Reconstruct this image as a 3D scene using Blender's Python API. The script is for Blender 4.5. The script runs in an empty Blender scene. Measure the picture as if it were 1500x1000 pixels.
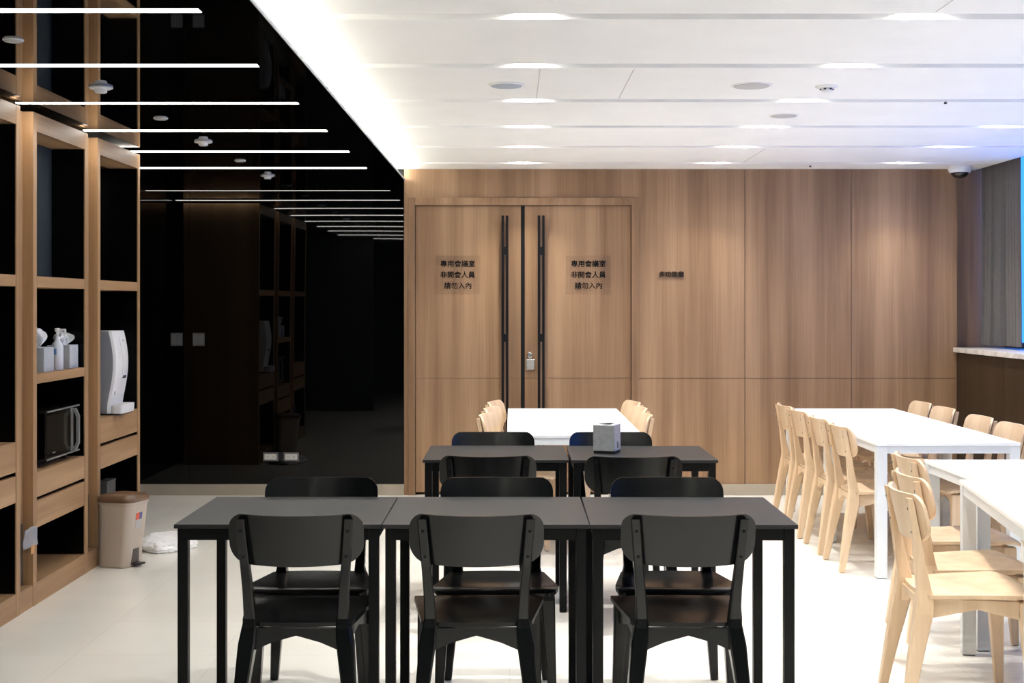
import bpy, bmesh, math, random
from mathutils import Vector, Matrix, noise

random.seed(7)
scene = bpy.context.scene
COL = scene.collection
R = math.radians

# ---------------------------------------------------------------- camera
HC = 1.447                                  # eye height
cam_d = bpy.data.cameras.new('camera')
cam_d.sensor_width = 36.0
cam_d.lens = 48.0
cam_d.shift_y = -53.0 / 1500.0
cam_d.clip_start = 0.05
cam = bpy.data.objects.new('camera', cam_d)
COL.objects.link(cam)
cam.location = (0, 0, HC)
cam.rotation_euler = (R(90), 0, 0)
scene.camera = cam

# ---------------------------------------------------------------- world, exposure
w = bpy.data.worlds.new('world')
scene.world = w
w.use_nodes = True
bg = w.node_tree.nodes['Background']
bg.inputs['Color'].default_value = (0.040, 0.235, 1.0, 1)     # dusk-blue daylight outside the window
bg.inputs['Strength'].default_value = 1.6
vs = scene.view_settings
vs.view_transform = 'Standard'
vs.look = 'None'
vs.gamma = 1.0
vs.use_curve_mapping = False
vs.exposure = 0.93
try:
    scene.cycles.use_denoising = True
    scene.cycles.max_bounces = 10
    scene.cycles.diffuse_bounces = 5
    scene.cycles.glossy_bounces = 5
    scene.cycles.sample_clamp_indirect = 8.0
    scene.cycles.caustics_reflective = False
    scene.cycles.caustics_refractive = False
except Exception:
    pass

DOWN_STRENGTH = 90.0          # glow of the downlight diffusers
DOWN_POWER = 4.8              # watts of the beam inside each downlight
DOWN_SPREAD = 92.0
STRIP_STRENGTH = 17.0
COVE_STRENGTH = 30.0

# the window opening guides the sampling of the sky's light
pd = bpy.data.lights.new('window_portal', 'AREA')
pd.shape = 'RECTANGLE'
pd.size = 1.5
pd.size_y = 7.2
pd.cycles.is_portal = True
po = bpy.data.objects.new('window_portal', pd)
COL.objects.link(po)
po.location = (3.84, 6.70, 1.87)
po.rotation_euler = (0, R(90), 0)
# NB area lights shine along local -Z: rotated so that it faces -X

# ---------------------------------------------------------------- materials
MATS = {}


def new_mat(name):
    m = bpy.data.materials.new(name)
    m.use_nodes = True
    nt = m.node_tree
    b = nt.nodes['Principled BSDF']
    MATS[name] = m
    return m, nt, b


def plain(name, col, rough=0.5, metal=0.0, spec=0.5, noise_amt=0.0, noise_scale=30.0, ior=None, coat=0.0):
    m, nt, b = new_mat(name)
    b.inputs['Base Color'].default_value = (*col, 1)
    b.inputs['Roughness'].default_value = rough
    b.inputs['Metallic'].default_value = metal
    b.inputs['Specular IOR Level'].default_value = spec
    if ior:
        b.inputs['IOR'].default_value = ior
    if coat:
        b.inputs['Coat Weight'].default_value = coat
    if noise_amt:
        tc = nt.nodes.new('ShaderNodeTexCoord')
        n = nt.nodes.new('ShaderNodeTexNoise')
        n.inputs['Scale'].default_value = noise_scale
        n.inputs['Detail'].default_value = 4
        nt.links.new(tc.outputs['Object'], n.inputs['Vector'])
        r = nt.nodes.new('ShaderNodeValToRGB')
        r.color_ramp.elements[0].position = 0.3
        r.color_ramp.elements[1].position = 0.7
        r.color_ramp.elements[0].color = (*[c * (1 - noise_amt) for c in col], 1)
        r.color_ramp.elements[1].color = (*[min(1, c * (1 + noise_amt)) for c in col], 1)
        nt.links.new(n.outputs['Fac'], r.inputs['Fac'])
        nt.links.new(r.outputs['Color'], b.inputs['Base Color'])
    return m


def emit(name, col, strength):
    m, nt, b = new_mat(name)
    b.inputs['Base Color'].default_value = (0.8, 0.8, 0.8, 1)
    b.inputs['Emission Color'].default_value = (*col, 1)
    b.inputs['Emission Strength'].default_value = strength
    return m


def wood(name, dark, mid, light, axis='z', width=0.16, rough=0.45, fine=1.0, spec=0.35):
    """Laminate with long figure running along axis."""
    m, nt, b = new_mat(name)
    N, L = nt.nodes, nt.links
    tc = N.new('ShaderNodeTexCoord')

    def mapping(sx, along):
        mp = N.new('ShaderNodeMapping')
        s = [sx, sx, sx]
        s['xyz'.index(axis)] = along
        mp.inputs['Scale'].default_value = s
        L.new(tc.outputs['Object'], mp.inputs['Vector'])
        return mp

    n1 = N.new('ShaderNodeTexNoise')              # broad planks of tone
    n1.inputs['Scale'].default_value = 1.0
    n1.inputs['Detail'].default_value = 2.0
    n1.inputs['Roughness'].default_value = 0.55
    L.new(mapping(1.0 / width, 0.25).outputs['Vector'], n1.inputs['Vector'])
    n2 = N.new('ShaderNodeTexNoise')              # fine fibres
    n2.inputs['Scale'].default_value = 1.0
    n2.inputs['Detail'].default_value = 5.0
    n2.inputs['Roughness'].default_value = 0.6
    L.new(mapping(75 * fine, 1.6 * fine).outputs['Vector'], n2.inputs['Vector'])
    mx = N.new('ShaderNodeMix')
    mx.data_type = 'FLOAT'
    mx.inputs[0].default_value = 0.28
    L.new(n1.outputs['Fac'], mx.inputs[2])
    L.new(n2.outputs['Fac'], mx.inputs[3])
    r = N.new('ShaderNodeValToRGB')
    e = r.color_ramp.elements
    e[0].position = 0.36
    e[0].color = (*dark, 1)
    e[1].position = 0.64
    e[1].color = (*light, 1)
    k = e.new(0.5)
    k.color = (*mid, 1)
    L.new(mx.outputs[0], r.inputs['Fac'])
    L.new(r.outputs['Color'], b.inputs['Base Color'])
    b.inputs['Roughness'].default_value = rough
    b.inputs['Specular IOR Level'].default_value = spec
    return m


WD = ((0.200, 0.114, 0.060), (0.275, 0.163, 0.090), (0.360, 0.224, 0.130))
wood('laminate_upright', *WD, axis='z')
wood('laminate_level', *WD, axis='y')
CD = ((0.280, 0.160, 0.078), (0.370, 0.222, 0.112), (0.460, 0.285, 0.152))
wood('cabinet_upright', *CD, axis='z')
wood('cabinet_level', *CD, axis='y')
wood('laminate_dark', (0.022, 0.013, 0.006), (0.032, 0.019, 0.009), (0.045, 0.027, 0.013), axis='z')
wood('beech', (0.54, 0.385, 0.245), (0.62, 0.455, 0.300), (0.69, 0.53, 0.37), axis='z', width=0.10, rough=0.4)
wood('black_stain', (0.0016, 0.002, 0.0022), (0.0024, 0.003, 0.0033), (0.004, 0.005, 0.0053), axis='z', width=0.08, rough=0.22, spec=0.33)

plain('black_glass', (0.0006, 0.0007, 0.0006), rough=0.015, spec=0.3)
bgm = MATS['black_glass']
bn = bgm.node_tree.nodes
btc = bn.new('ShaderNodeTexCoord')
bno = bn.new('ShaderNodeTexNoise')
bno.inputs['Scale'].default_value = 0.8
bno.inputs['Detail'].default_value = 0.0
bbu = bn.new('ShaderNodeBump')
bbu.inputs['Strength'].default_value = 1.0
bbu.inputs['Distance'].default_value = 0.003
bgm.node_tree.links.new(btc.outputs['Object'], bno.inputs['Vector'])
bgm.node_tree.links.new(bno.outputs['Fac'], bbu.inputs['Height'])
bgm.node_tree.links.new(bbu.outputs['Normal'], bn['Principled BSDF'].inputs['Normal'])
plain('black_gloss_ceiling', (0.0012, 0.0014, 0.0013), rough=0.02, spec=0.6)
plain('black_lining', (0.0015, 0.0015, 0.0015), rough=0.25, spec=0.12)
plain('slate_lining', (0.030, 0.040, 0.046), rough=0.5, spec=0.3, noise_amt=0.1)
plain('ceiling_paint', (0.90, 0.90, 0.88), rough=0.8, spec=0.2, noise_amt=0.02, noise_scale=3)
plain('trim_grey', (0.55, 0.56, 0.58), rough=0.5)
plain('seam_dark', (0.05, 0.03, 0.018), rough=0.8)
plain('black_rubber', (0.005, 0.005, 0.005), rough=0.6, spec=0.2)
plain('black_metal', (0.004, 0.004, 0.005), rough=0.35, spec=0.25)
plain('table_black_top', (0.015, 0.015, 0.0165), rough=0.40, spec=0.3, noise_amt=0.12, noise_scale=160)
plain('table_black_body', (0.002, 0.0024, 0.0028), rough=0.4, spec=0.18)
plain('table_white', (0.86, 0.87, 0.88), rough=0.35, noise_amt=0.01)
plain('table_white_metal', (0.66, 0.69, 0.71), rough=0.4)
plain('baseboard_steel', (0.42, 0.37, 0.30), rough=0.35, metal=0.35, noise_amt=0.05, noise_scale=5)
plain('plastic_white', (0.80, 0.80, 0.80), rough=0.35)
plain('plastic_grey', (0.27, 0.28, 0.31), rough=0.45)
plain('plastic_dark', (0.02, 0.02, 0.022), rough=0.3)
plain('fixture_grey', (0.50, 0.50, 0.50), rough=0.6, noise_amt=0.05, noise_scale=200)
plain('fixture_blue', (0.36, 0.42, 0.50), rough=0.5)
plain('switch_grey', (0.045, 0.047, 0.05), rough=0.35)
plain('switch_key', (0.075, 0.077, 0.078), rough=0.3)
plain('socket_frame', (0.10, 0.10, 0.105), rough=0.35)
plain('socket_face', (0.46, 0.46, 0.44), rough=0.4)
plain('brass_led', (0.8, 0.5, 0.05), rough=0.4)
plain('steel_brushed', (0.50, 0.53, 0.55), rough=0.42, metal=0.65, noise_amt=0.12, noise_scale=40)
plain('box_grey', (0.10, 0.10, 0.092), rough=0.6, noise_amt=0.06)
plain('chrome', (0.75, 0.74, 0.72), rough=0.2, metal=1.0)
plain('tissue_paper', (0.88, 0.88, 0.88), rough=0.9)
plain('carton_grey', (0.42, 0.45, 0.49), rough=0.7, noise_amt=0.06)
plain('bottle_white', (0.62, 0.66, 0.72), rough=0.35)
plain('label_blue', (0.12, 0.25, 0.5), rough=0.5)
plain('bin_beige', (0.50, 0.43, 0.36), rough=0.42)
plain('bin_brown', (0.15, 0.088, 0.050), rough=0.28)
plain('recess_shade', (0.10, 0.085, 0.075), rough=0.6)  # darkened tone that carries the shade of recesses
plain('sticker_red', (0.65, 0.10, 0.05), rough=0.5)
plain('sticker_blue', (0.06, 0.09, 0.25), rough=0.5)
plain('sticker_pale', (0.45, 0.45, 0.45), rough=0.5)
plain('bag_white', (0.90, 0.90, 0.90), rough=0.5)
plain('orange_tag', (0.62, 0.32, 0.12), rough=0.6)
plain('curtain_grey', (0.135, 0.128, 0.124), rough=0.9, spec=0.1, noise_amt=0.05, noise_scale=25)
plain('marble', (0.62, 0.58, 0.55), rough=0.3, noise_amt=0.22, noise_scale=14)
plain('wall_dark_grey', (0.05, 0.055, 0.052), rough=0.6)
plain('wall_grey', (0.07, 0.07, 0.065), rough=0.7)
plain('frame_metal', (0.08, 0.085, 0.09), rough=0.4, metal=0.5)
plain('letter_black', (0.006, 0.005, 0.004), rough=0.7, spec=0.15)
plain('letter_bronze', (0.018, 0.011, 0.007), rough=0.5, spec=0.25)
plain('screw_steel', (0.10, 0.09, 0.08), rough=0.4, metal=0.6)
plain('oven_glass', (0.020, 0.016, 0.010), rough=0.12)
plain('oven_silver', (0.36, 0.38, 0.38), rough=0.3, metal=0.6)
emit('downlight_glow', (1.0, 0.97, 0.91), DOWN_STRENGTH)
emit('strip_glow', (1.0, 0.965, 0.90), STRIP_STRENGTH)
emit('cove_glow', (1.0, 0.96, 0.82), COVE_STRENGTH)
emit('detector_led', (1.0, 0.98, 0.95), 0.25)

# floor: large pale glazed tiles
m, nt, b = new_mat('floor_tile')
N, L = nt.nodes, nt.links
tc = N.new('ShaderNodeTexCoord')
mp = N.new('ShaderNodeMapping')
mp.inputs['Location'].default_value = (0.01, 0.35, 0)
L.new(tc.outputs['Object'], mp.inputs['Vector'])
br = N.new('ShaderNodeTexBrick')
br.offset = 0.0
br.inputs['Scale'].default_value = 1.0
br.inputs['Brick Width'].default_value = 0.6
br.inputs['Row Height'].default_value = 0.6
br.inputs['Mortar Size'].default_value = 0.0016
br.inputs['Mortar Smooth'].default_value = 0.1
br.inputs['Color1'].default_value = (0.83, 0.81, 0.745, 1)
br.inputs['Color2'].default_value = (0.85, 0.83, 0.765, 1)
br.inputs['Mortar'].default_value = (0.72, 0.70, 0.64, 1)
L.new(mp.outputs['Vector'], br.inputs['Vector'])
nz = N.new('ShaderNodeTexNoise')
nz.inputs['Scale'].default_value = 2.2
nz.inputs['Detail'].default_value = 6
L.new(tc.outputs['Object'], nz.inputs['Vector'])
cr = N.new('ShaderNodeValToRGB')
cr.color_ramp.elements[0].position = 0.3
cr.color_ramp.elements[1].position = 0.7
cr.color_ramp.elements[0].color = (0.94, 0.94, 0.94, 1)
cr.color_ramp.elements[1].color = (1.0, 1.0, 1.0, 1)
L.new(nz.outputs['Fac'], cr.inputs['Fac'])
mu = N.new('ShaderNodeMix')
mu.data_type = 'RGBA'
mu.blend_type = 'MULTIPLY'
mu.inputs[0].default_value = 1.0
L.new(br.outputs['Color'], mu.inputs[6])
L.new(cr.outputs['Color'], mu.inputs[7])
L.new(mu.outputs[2], b.inputs['Base Color'])
b.inputs['Roughness'].default_value = 0.22
b.inputs['Specular IOR Level'].default_value = 0.45

# clear film: see-through plastic
for nm, tint, fac in (('clear_plate', (0.965, 0.955, 0.94), 0.012), ('plastic_film', (0.80, 0.82, 0.85), 0.30)):
    m, nt, b = new_mat(nm)
    N, L = nt.nodes, nt.links
    tr = N.new('ShaderNodeBsdfTransparent')
    tr.inputs['Color'].default_value = (*tint, 1)
    mix = N.new('ShaderNodeMixShader')
    mix.inputs[0].default_value = fac
    b.inputs['Base Color'].default_value = (0.7, 0.72, 0.76, 1)
    b.inputs['Roughness'].default_value = 0.25
    L.new(tr.outputs[0], mix.inputs[1])
    L.new(b.outputs[0], mix.inputs[2])
    L.new(mix.outputs[0], N['Material Output'].inputs['Surface'])
m, nt, b = new_mat('window_glass')
N, L = nt.nodes, nt.links
tr = N.new('ShaderNodeBsdfTransparent')
tr.inputs['Color'].default_value = (0.92, 0.95, 0.97, 1)
gl = N.new('ShaderNodeBsdfGlossy')
gl.inputs['Roughness'].default_value = 0.02
mix = N.new('ShaderNodeMixShader')
mix.inputs[0].default_value = 0.06
L.new(tr.outputs[0], mix.inputs[1])
L.new(gl.outputs[0], mix.inputs[2])
L.new(mix.outputs[0], N['Material Output'].inputs['Surface'])


# ---------------------------------------------------------------- mesh helpers
def box(bm, x0, x1, y0, y1, z0, z1, bev=0.0, seg=2):
    g = bmesh.ops.create_cube(bm, size=1.0)
    vs_ = g['verts']
    c = Vector(((x0 + x1) / 2, (y0 + y1) / 2, (z0 + z1) / 2))
    for v in vs_:
        v.co = Vector((v.co.x * (x1 - x0), v.co.y * (y1 - y0), v.co.z * (z1 - z0))) + c
    if bev > 0:
        es = list({e for v in vs_ for e in v.link_edges})
        bmesh.ops.bevel(bm, geom=es, offset=bev, segments=seg, profile=0.5, affect='EDGES')


def beam(bm, rings, flat=True):
    """rings: list of (x, y, z, wx, wy): level rectangular sections joined up."""
    rows = []
    for (x, y, z, wx, wy) in rings:
        hx, hy = wx / 2, wy / 2
        c = min(hx, hy) * 0.22
        pts = [(-hx + c, -hy), (hx - c, -hy), (hx, -hy + c), (hx, hy - c), (hx - c, hy), (-hx + c, hy), (-hx, hy - c), (-hx, -hy + c)]
        rows.append([bm.verts.new((x + px, y + py, z)) for px, py in pts])
    n = 8
    for a, b_ in zip(rows, rows[1:]):
        for i in range(n):
            bm.faces.new((a[i], a[(i + 1) % n], b_[(i + 1) % n], b_[i]))
    bm.faces.new(list(reversed(rows[0])))
    bm.faces.new(rows[-1])


def loft(bm, rings, cap0=True, cap1=True):
    rows = [[bm.verts.new(p) for p in r] for r in rings]
    n = len(rows[0])
    for a, b_ in zip(rows, rows[1:]):
        for i in range(n):
            bm.faces.new((a[i], a[(i + 1) % n], b_[(i + 1) % n], b_[i]))
    if cap0:
        bm.faces.new(list(reversed(rows[0])))
    if cap1:
        bm.faces.new(rows[-1])


def lathe(bm, prof, cx=0, cy=0, n=32, sx=1.0, sy=1.0):
    rings = []
    for r, z in prof:
        rings.append([(cx + sx * r * math.cos(2 * math.pi * i / n), cy + sy * r * math.sin(2 * math.pi * i / n), z) for i in range(n)])
    loft(bm, rings)


def rrect(hx, hy, r, n=6):
    pts = []
    for (sx, sy, a0) in ((1, 1, 0), (-1, 1, 90), (-1, -1, 180), (1, -1, 270)):
        for k in range(n + 1):
            a = R(a0 + 90 * k / n)
            pts.append((sx * (hx - r) + r * math.cos(a), sy * (hy - r) + r * math.sin(a)))
    return pts


def prism(bm, poly, axis, a, b_):
    """poly: list of 2D points in the plane normal to axis; extruded from a to b."""
    def P(p, t):
        if axis == 'x':
            return (t, p[0], p[1])
        if axis == 'y':
            return (p[0], t, p[1])
        return (p[0], p[1], t)
    r0 = [bm.verts.new(P(p, a)) for p in poly]
    r1 = [bm.verts.new(P(p, b_)) for p in poly]
    n = len(poly)
    for i in range(n):
        bm.faces.new((r0[i], r0[(i + 1) % n], r1[(i + 1) % n], r1[i]))
    bm.faces.new(list(reversed(r0)))
    bm.faces.new(r1)


def slab_grid(bm, top, bot):
    """two equal grids of points (rows x cols) closed into a solid."""
    T = [[bm.verts.new(p) for p in r] for r in top]
    B = [[bm.verts.new(p) for p in r] for r in bot]
    nr, nc = len(T), len(T[0])
    for i in range(nr - 1):
        for j in range(nc - 1):
            bm.faces.new((T[i][j], T[i][j + 1], T[i + 1][j + 1], T[i + 1][j]))
            bm.faces.new((B[i][j], B[i + 1][j], B[i + 1][j + 1], B[i][j + 1]))
    for i in range(nr - 1):
        bm.faces.new((T[i][0], T[i + 1][0], B[i + 1][0], B[i][0]))
        bm.faces.new((T[i + 1][-1], T[i][-1], B[i][-1], B[i + 1][-1]))
    for j in range(nc - 1):
        bm.faces.new((T[0][j + 1], T[0][j], B[0][j], B[0][j + 1]))
        bm.faces.new((T[-1][j], T[-1][j + 1], B[-1][j + 1], B[-1][j]))


def obj(name, bm, mat, parent=None, smooth=False, angle=35):
    bmesh.ops.recalc_face_normals(bm, faces=bm.faces[:])
    me = bpy.data.meshes.new(name)
    bm.to_mesh(me)
    bm.free()
    me.materials.append(MATS[mat])
    if smooth:
        for p in me.polygons:
            p.use_smooth = True
        try:
            me.set_sharp_from_angle(angle=R(angle))
        except Exception:
            pass
    o = bpy.data.objects.new(name, me)
    COL.objects.link(o)
    if parent is not None:
        o.parent = parent
    return o


def tag(o, label=None, cat=None, group=None, kind=None):
    if label:
        o['label'] = label
    if cat:
        o['category'] = cat
    if group:
        o['group'] = group
    if kind:
        o['kind'] = kind
    return o


def empty(name, loc=(0, 0, 0), rz=0.0):
    o = bpy.data.objects.new(name, None)
    o.empty_display_size = 0.1
    COL.objects.link(o)
    o.location = loc
    o.rotation_euler = (0, 0, rz)
    return o


def bxo(name, mat, x0, x1, y0, y1, z0, z1, parent=None, bev=0.0):
    bm = bmesh.new()
    box(bm, x0, x1, y0, y1, z0, z1, bev)
    return obj(name, bm, mat, parent)


def copy_tree(o, parent=None):
    c = o.copy()
    COL.objects.link(c)
    if parent is not None:
        c.parent = parent
    for ch in list(o.children):
        copy_tree(ch, c)
    return c


def struct(o):
    o['kind'] = 'structure'
    return o


# ---------------------------------------------------------------- setting
YB = 10.41            # far wall
XL, XR = -3.06, 3.80
ZC, ZB = 2.485, 2.40  # white and black ceilings
YN = -1.6             # wall behind the viewer

struct(bxo('floor', 'floor_tile', XL - 0.1, XR + 0.1, YN - 0.1, YB + 0.28, -0.10, 0.0))
struct(bxo('wall_left', 'black_glass', XL - 0.1, XL, YN, YB + 0.1, 0, 2.75))
struct(bxo('wall_near', 'wall_grey', XL - 0.1, XR + 0.1, YN - 0.1, YN, 0, 2.75))
struct(bxo('wall_partition', 'wall_dark_grey', -2.9, -1.9, 1.9, 2.05, 0, 2.398))

# far wall: black glass panels on the left
bm = bmesh.new()
for x0, x1 in ((XL, -2.4585), (-2.4555, -0.827)):
    box(bm, x0, x1, YB, YB + 0.012, 0.084, ZB)
struct(obj('wall_far_black', bm, 'black_glass'))
struct(bxo('wall_far_backing', 'black_rubber', XL, -0.8225, YB + 0.013, YB + 0.1, 0, 2.75))

# far wall: timber laminate panels with fine open joints
bm = bmesh.new()
G = 0.0022
z_split = 0.890
DX0, DX1, DZ = -0.791, 0.968, 2.266       # door opening incl. frame
box(bm, -0.822, DX0, YB, YB + 0.02, 0.0, ZC + 0.05)
box(bm, DX0, DX1, YB, YB + 0.02, DZ, ZC + 0.05)
for x0, x1 in ((DX1, 1.775), (1.775, 2.587), (2.587, 3.394)):
    a, c = x0 + (G if x0 > 1 else 0), x1 - (G if x1 < 3.3 else 0)
    box(bm, a, c, YB, YB + 0.02, z_split + G, ZC + 0.05)
    box(bm, a, c, YB, YB + 0.02, 0.0, z_split - G)
struct(obj('wall_far', bm, 'laminate_upright'))
bm = bmesh.new()
box(bm, 3.394, XR + 0.1, YB + 0.10, YB + 0.12, 0, 2.75)  # set-back shaped to put this strip of wall in shade
struct(obj('wall_far_return', bm, 'laminate_upright'))
struct(bxo('wall_far_core', 'seam_dark', -0.822, 3.394, YB + 0.055, YB + 0.27, 0, 2.75))
struct(bxo('trim_1', 'seam_dark', DX1, 3.394, YB + 0.021, YB + 0.03, 0, ZC))

# skirtings
struct(bxo('baseboard_far_black', 'baseboard_steel', XL, -0.824, YB - 0.012, YB + 0.012, 0, 0.084))
struct(bxo('baseboard_far', 'baseboard_steel', DX1 + 0.002, 3.385, YB - 0.012, YB - 0.0005, 0, 0.086))

# black gloss ceiling with its pale edge
struct(bxo('ceiling_black', 'black_gloss_ceiling', XL, -0.8205, YN, YB, ZB, ZB + 0.012))
struct(bxo('trim_2', 'trim_grey', -0.820, -0.815, YN, YB - 0.0005, ZB, ZB + 0.012))

# white ceiling: bays between the lighting grooves
SLOTS = [9.957 - 1.0095 * k for k in range(12)]
SW = 0.096
bm = bmesh.new()
edges = []
hi = YB
for s in SLOTS:
    edges.append((s + SW / 2, hi))
    hi = s - SW / 2
edges.append((YN, hi))
X0C, X1C = -1.16, 3.55
for a, c in edges:
    if c > a:
        box(bm, X0C, X1C, a, c, ZC, ZC + 0.09)
box(bm, X0C, X1C, YN, YB, ZC + 0.05, ZC + 0.12)
box(bm, 3.3945, X1C, YB, YB + 0.25, ZC, ZC + 0.12)
struct(obj('ceiling', bm, 'ceiling_paint'))
struct(bxo('ceiling_cove_back', 'ceiling_paint', X0C - 0.02, X0C, YN, YB, ZB + 0.0125, ZC + 0.12))
struct(bxo('ceiling_roof', 'wall_grey', XL - 0.1, XR + 0.1, YN - 0.1, YB + 0.28, 2.75, 2.85))
# blind pocket over the window
struct(bxo('trim_3', 'ceiling_paint', X1C, X1C + 0.012, YN, YB + 0.25, ZC, 2.75))

# fine joints of the ceiling's access panels
k = 4
for (x, y0, y1) in ((0.123, 6.0, 6.85), (0.536, 6.0, 6.85), (1.50, 4.45, 4.83), (1.68, 9.05, 9.9)):
    struct(bxo('trim_%d' % k, 'fixture_grey', x - 0.0018, x + 0.0018, y0, y1, ZC - 0.0012, ZC + 0.002))
    k += 1

# right side: dark panelled apron, marble sill, window over it
bm = bmesh.new()
yy = YB
PW = 0.80
first = True
while yy > YN:
    y0 = max(YN, yy - (0.20 if first else PW))
    box(bm, 3.39, 3.405, y0 + 0.002, yy - 0.002, 0, 1.09)
    yy = y0
    first = False
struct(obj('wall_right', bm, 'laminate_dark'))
struct(bxo('wall_right_core', 'seam_dark', 3.406, XR + 0.1, YN, YB + 0.25, 0, 1.09))
struct(bxo('trim_9', 'marble', 3.362, XR + 0.02, YN, YB - 0.0005, 1.0905, 1.126, bev=0.003))
WY0, WY1 = 3.05, 10.38
struct(bxo('wall_right_pier', 'wall_grey', XR, XR + 0.045, WY1, YB + 0.25, 1.126, 2.75))
struct(bxo('wall_right_near', 'wall_grey', XR, XR + 0.1, YN, WY0, 1.126, 2.75))
struct(bxo('wall_right_head', 'wall_grey', XR, XR + 0.1, WY0, WY1, 2.62, 2.75))
win = struct(empty('window_1', (XR + 0.03, (WY0 + WY1) / 2, 1.126)))
bm = bmesh.new()
ox, oy, oz = win.location
n_l = 4
for i in range(n_l + 1):
    y = WY0 + (WY1 - WY0) * i / n_l
    box(bm, -0.02, 0.03, max(WY0, y - 0.025) - oy, min(WY1, y + 0.025) - oy, 0.0, 1.494)
box(bm, -0.02, 0.03, WY0 - oy, WY1 - oy, 0.0, 0.04)
box(bm, -0.02, 0.03, WY0 - oy, WY1 - oy, 1.454, 1.494)
struct(obj('window_frame', bm, 'frame_metal', win))
for i in range(n_l):
    y0 = WY0 + (WY1 - WY0) * i / n_l + 0.026
    y1 = WY0 + (WY1 - WY0) * (i + 1) / n_l - 0.026
    struct(bxo('window_pane', 'window_glass', 0.0, 0.006, y0 - oy, y1 - oy, 0.041, 1.453, win))

# ---------------------------------------------------------------- curtain
bm = bmesh.new()
n = 150
ya, yb_ = 10.40, 9.66
front, back = [], []
for i in range(n + 1):
    t = i / n
    y = ya + (yb_ - ya) * t
    amp = 0.030 * (1 - max(0, (t - 0.55) / 0.12)) if t < 0.67 else 0.004
    ph = 2 * math.pi * (t * 11 + 0.35 * math.sin(t * 17))
    x = 3.60 + amp * math.sin(ph) + 0.010 * math.sin(ph * 2.3 + 1) * (1 if t < 0.62 else 0.15)
    front.append((x, y))
    back.append((x + 0.004, y))
zs = [1.150 + (2.70 - 1.150) * j / 8 for j in range(9)]
T = [[(p[0] + 0.006 * math.sin(7 * p[1] + 2 * z) * (2.7 - z), p[1], z) for p in front] for z in zs]
B = [[(p[0] + 0.006 * math.sin(7 * p[1] + 2 * z) * (2.7 - z), p[1], z) for p in back] for z in zs]
slab_grid(bm, T, B)
cu = empty('curtain', (0, 0, 0))
obj('curtain_panel', bm, 'curtain_grey', cu, smooth=True)
bxo('curtain_rail', 'frame_metal', 3.585, 3.615, 9.60, 10.40, 2.701, 2.735, cu)
tag(cu, 'dark grey pleated curtain hanging in the corner beside the blue window', 'curtain')

# ---------------------------------------------------------------- double door
door = struct(empty('door_1', ((DX0 + DX1) / 2, YB, 0)))
dx, dy = door.location.x, door.location.y


def dbox(bm, x0, x1, y0, y1, z0, z1, bev=0.0):
    box(bm, x0 - dx, x1 - dx, y0 - dy, y1 - dy, z0, z1, bev)


FX0, FX1, FZ = -0.739, 0.910, 2.209       # inner edge of the frame
bm = bmesh.new()
dbox(bm, DX0, FX0, YB - 0.014, YB + 0.05, 0, DZ, 0.002)
dbox(bm, FX1, DX1, YB - 0.014, YB + 0.05, 0, DZ, 0.002)
dbox(bm, FX0, FX1, YB - 0.014, YB + 0.05, FZ, DZ, 0.002)
struct(obj('door_frame', bm, 'laminate_upright', door))
leaves = []
for (x0, x1) in ((FX0 + 0.004, 0.067), (0.098, FX1 - 0.004)):
    bm = bmesh.new()
    dbox(bm, x0, x1, YB + 0.012, YB + 0.048, z_split + 0.0016, FZ - 0.004)
    dbox(bm, x0, x1, YB + 0.012, YB + 0.048, 0.022, z_split - 0.0016)
    lf = struct(obj('door_leaf', bm, 'laminate_upright', door))
    leaves.append(lf)
bm = bmesh.new()
dbox(bm, 0.0675, 0.0975, YB + 0.010, YB + 0.05, 0.01, FZ - 0.002)
struct(obj('meeting_strip', bm, 'black_rubber', door))
for (xa, lf, side) in ((-0.080, leaves[0], -1), (0.195, leaves[1], 1)):
    bm = bmesh.new()
    for q in (0.0, 0.0335):
        dbox(bm, xa + q, xa + q + 0.0195, YB - 0.055, YB - 0.033, 0.34, 2.129, 0.003)
    for zz in (1.86, 1.2, 0.6):
        dbox(bm, xa + 0.018, xa + 0.035, YB - 0.052, YB + 0.0118, zz - 0.03, zz + 0.03)
    struct(tag(obj('door_handle', bm, 'black_metal', lf), 'tall black pull bar'))
# lock on the right leaf
bm = bmesh.new()
dbox(bm, 0.107, 0.175, YB - 0.002, YB + 0.0118, 0.955, 1.036, 0.004)
lk = struct(tag(obj('lock_plate', bm, 'chrome', leaves[1]), 'square chrome lock plate'))
bm = bmesh.new()
lathe(bm, [(0.012, 0.0), (0.020, 0.004), (0.020, 0.022), (0.014, 0.028)], n=20)
bmesh.ops.rotate(bm, verts=bm.verts[:], cent=(0, 0, 0), matrix=Matrix.Rotation(R(90), 3, 'X'))
bmesh.ops.scale(bm, verts=bm.verts[:], vec=(1, 1, 1.25))
bmesh.ops.translate(bm, verts=bm.verts[:], vec=(0.136 - dx, YB + 0.0115 - dy, 1.067))
struct(obj('lock_cylinder', bm, 'chrome', leaves[1], smooth=True))


def text_mesh(s, size, depth, offset=0.0, spacing=1.0):
    cu_ = bpy.data.curves.new('lettering', 'FONT')
    cu_.body = s
    cu_.size = size
    cu_.extrude = depth / 2
    cu_.offset = offset
    cu_.align_x = 'CENTER'
    cu_.align_y = 'CENTER'
    cu_.space_character = spacing
    cu_.resolution_u = 3
    to = bpy.data.objects.new('lettering', cu_)
    COL.objects.link(to)
    dg = bpy.context.evaluated_depsgraph_get()
    dg.update()
    me = bpy.data.meshes.new_from_object(to.evaluated_get(dg))
    bpy.data.objects.remove(to)
    return me


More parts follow.
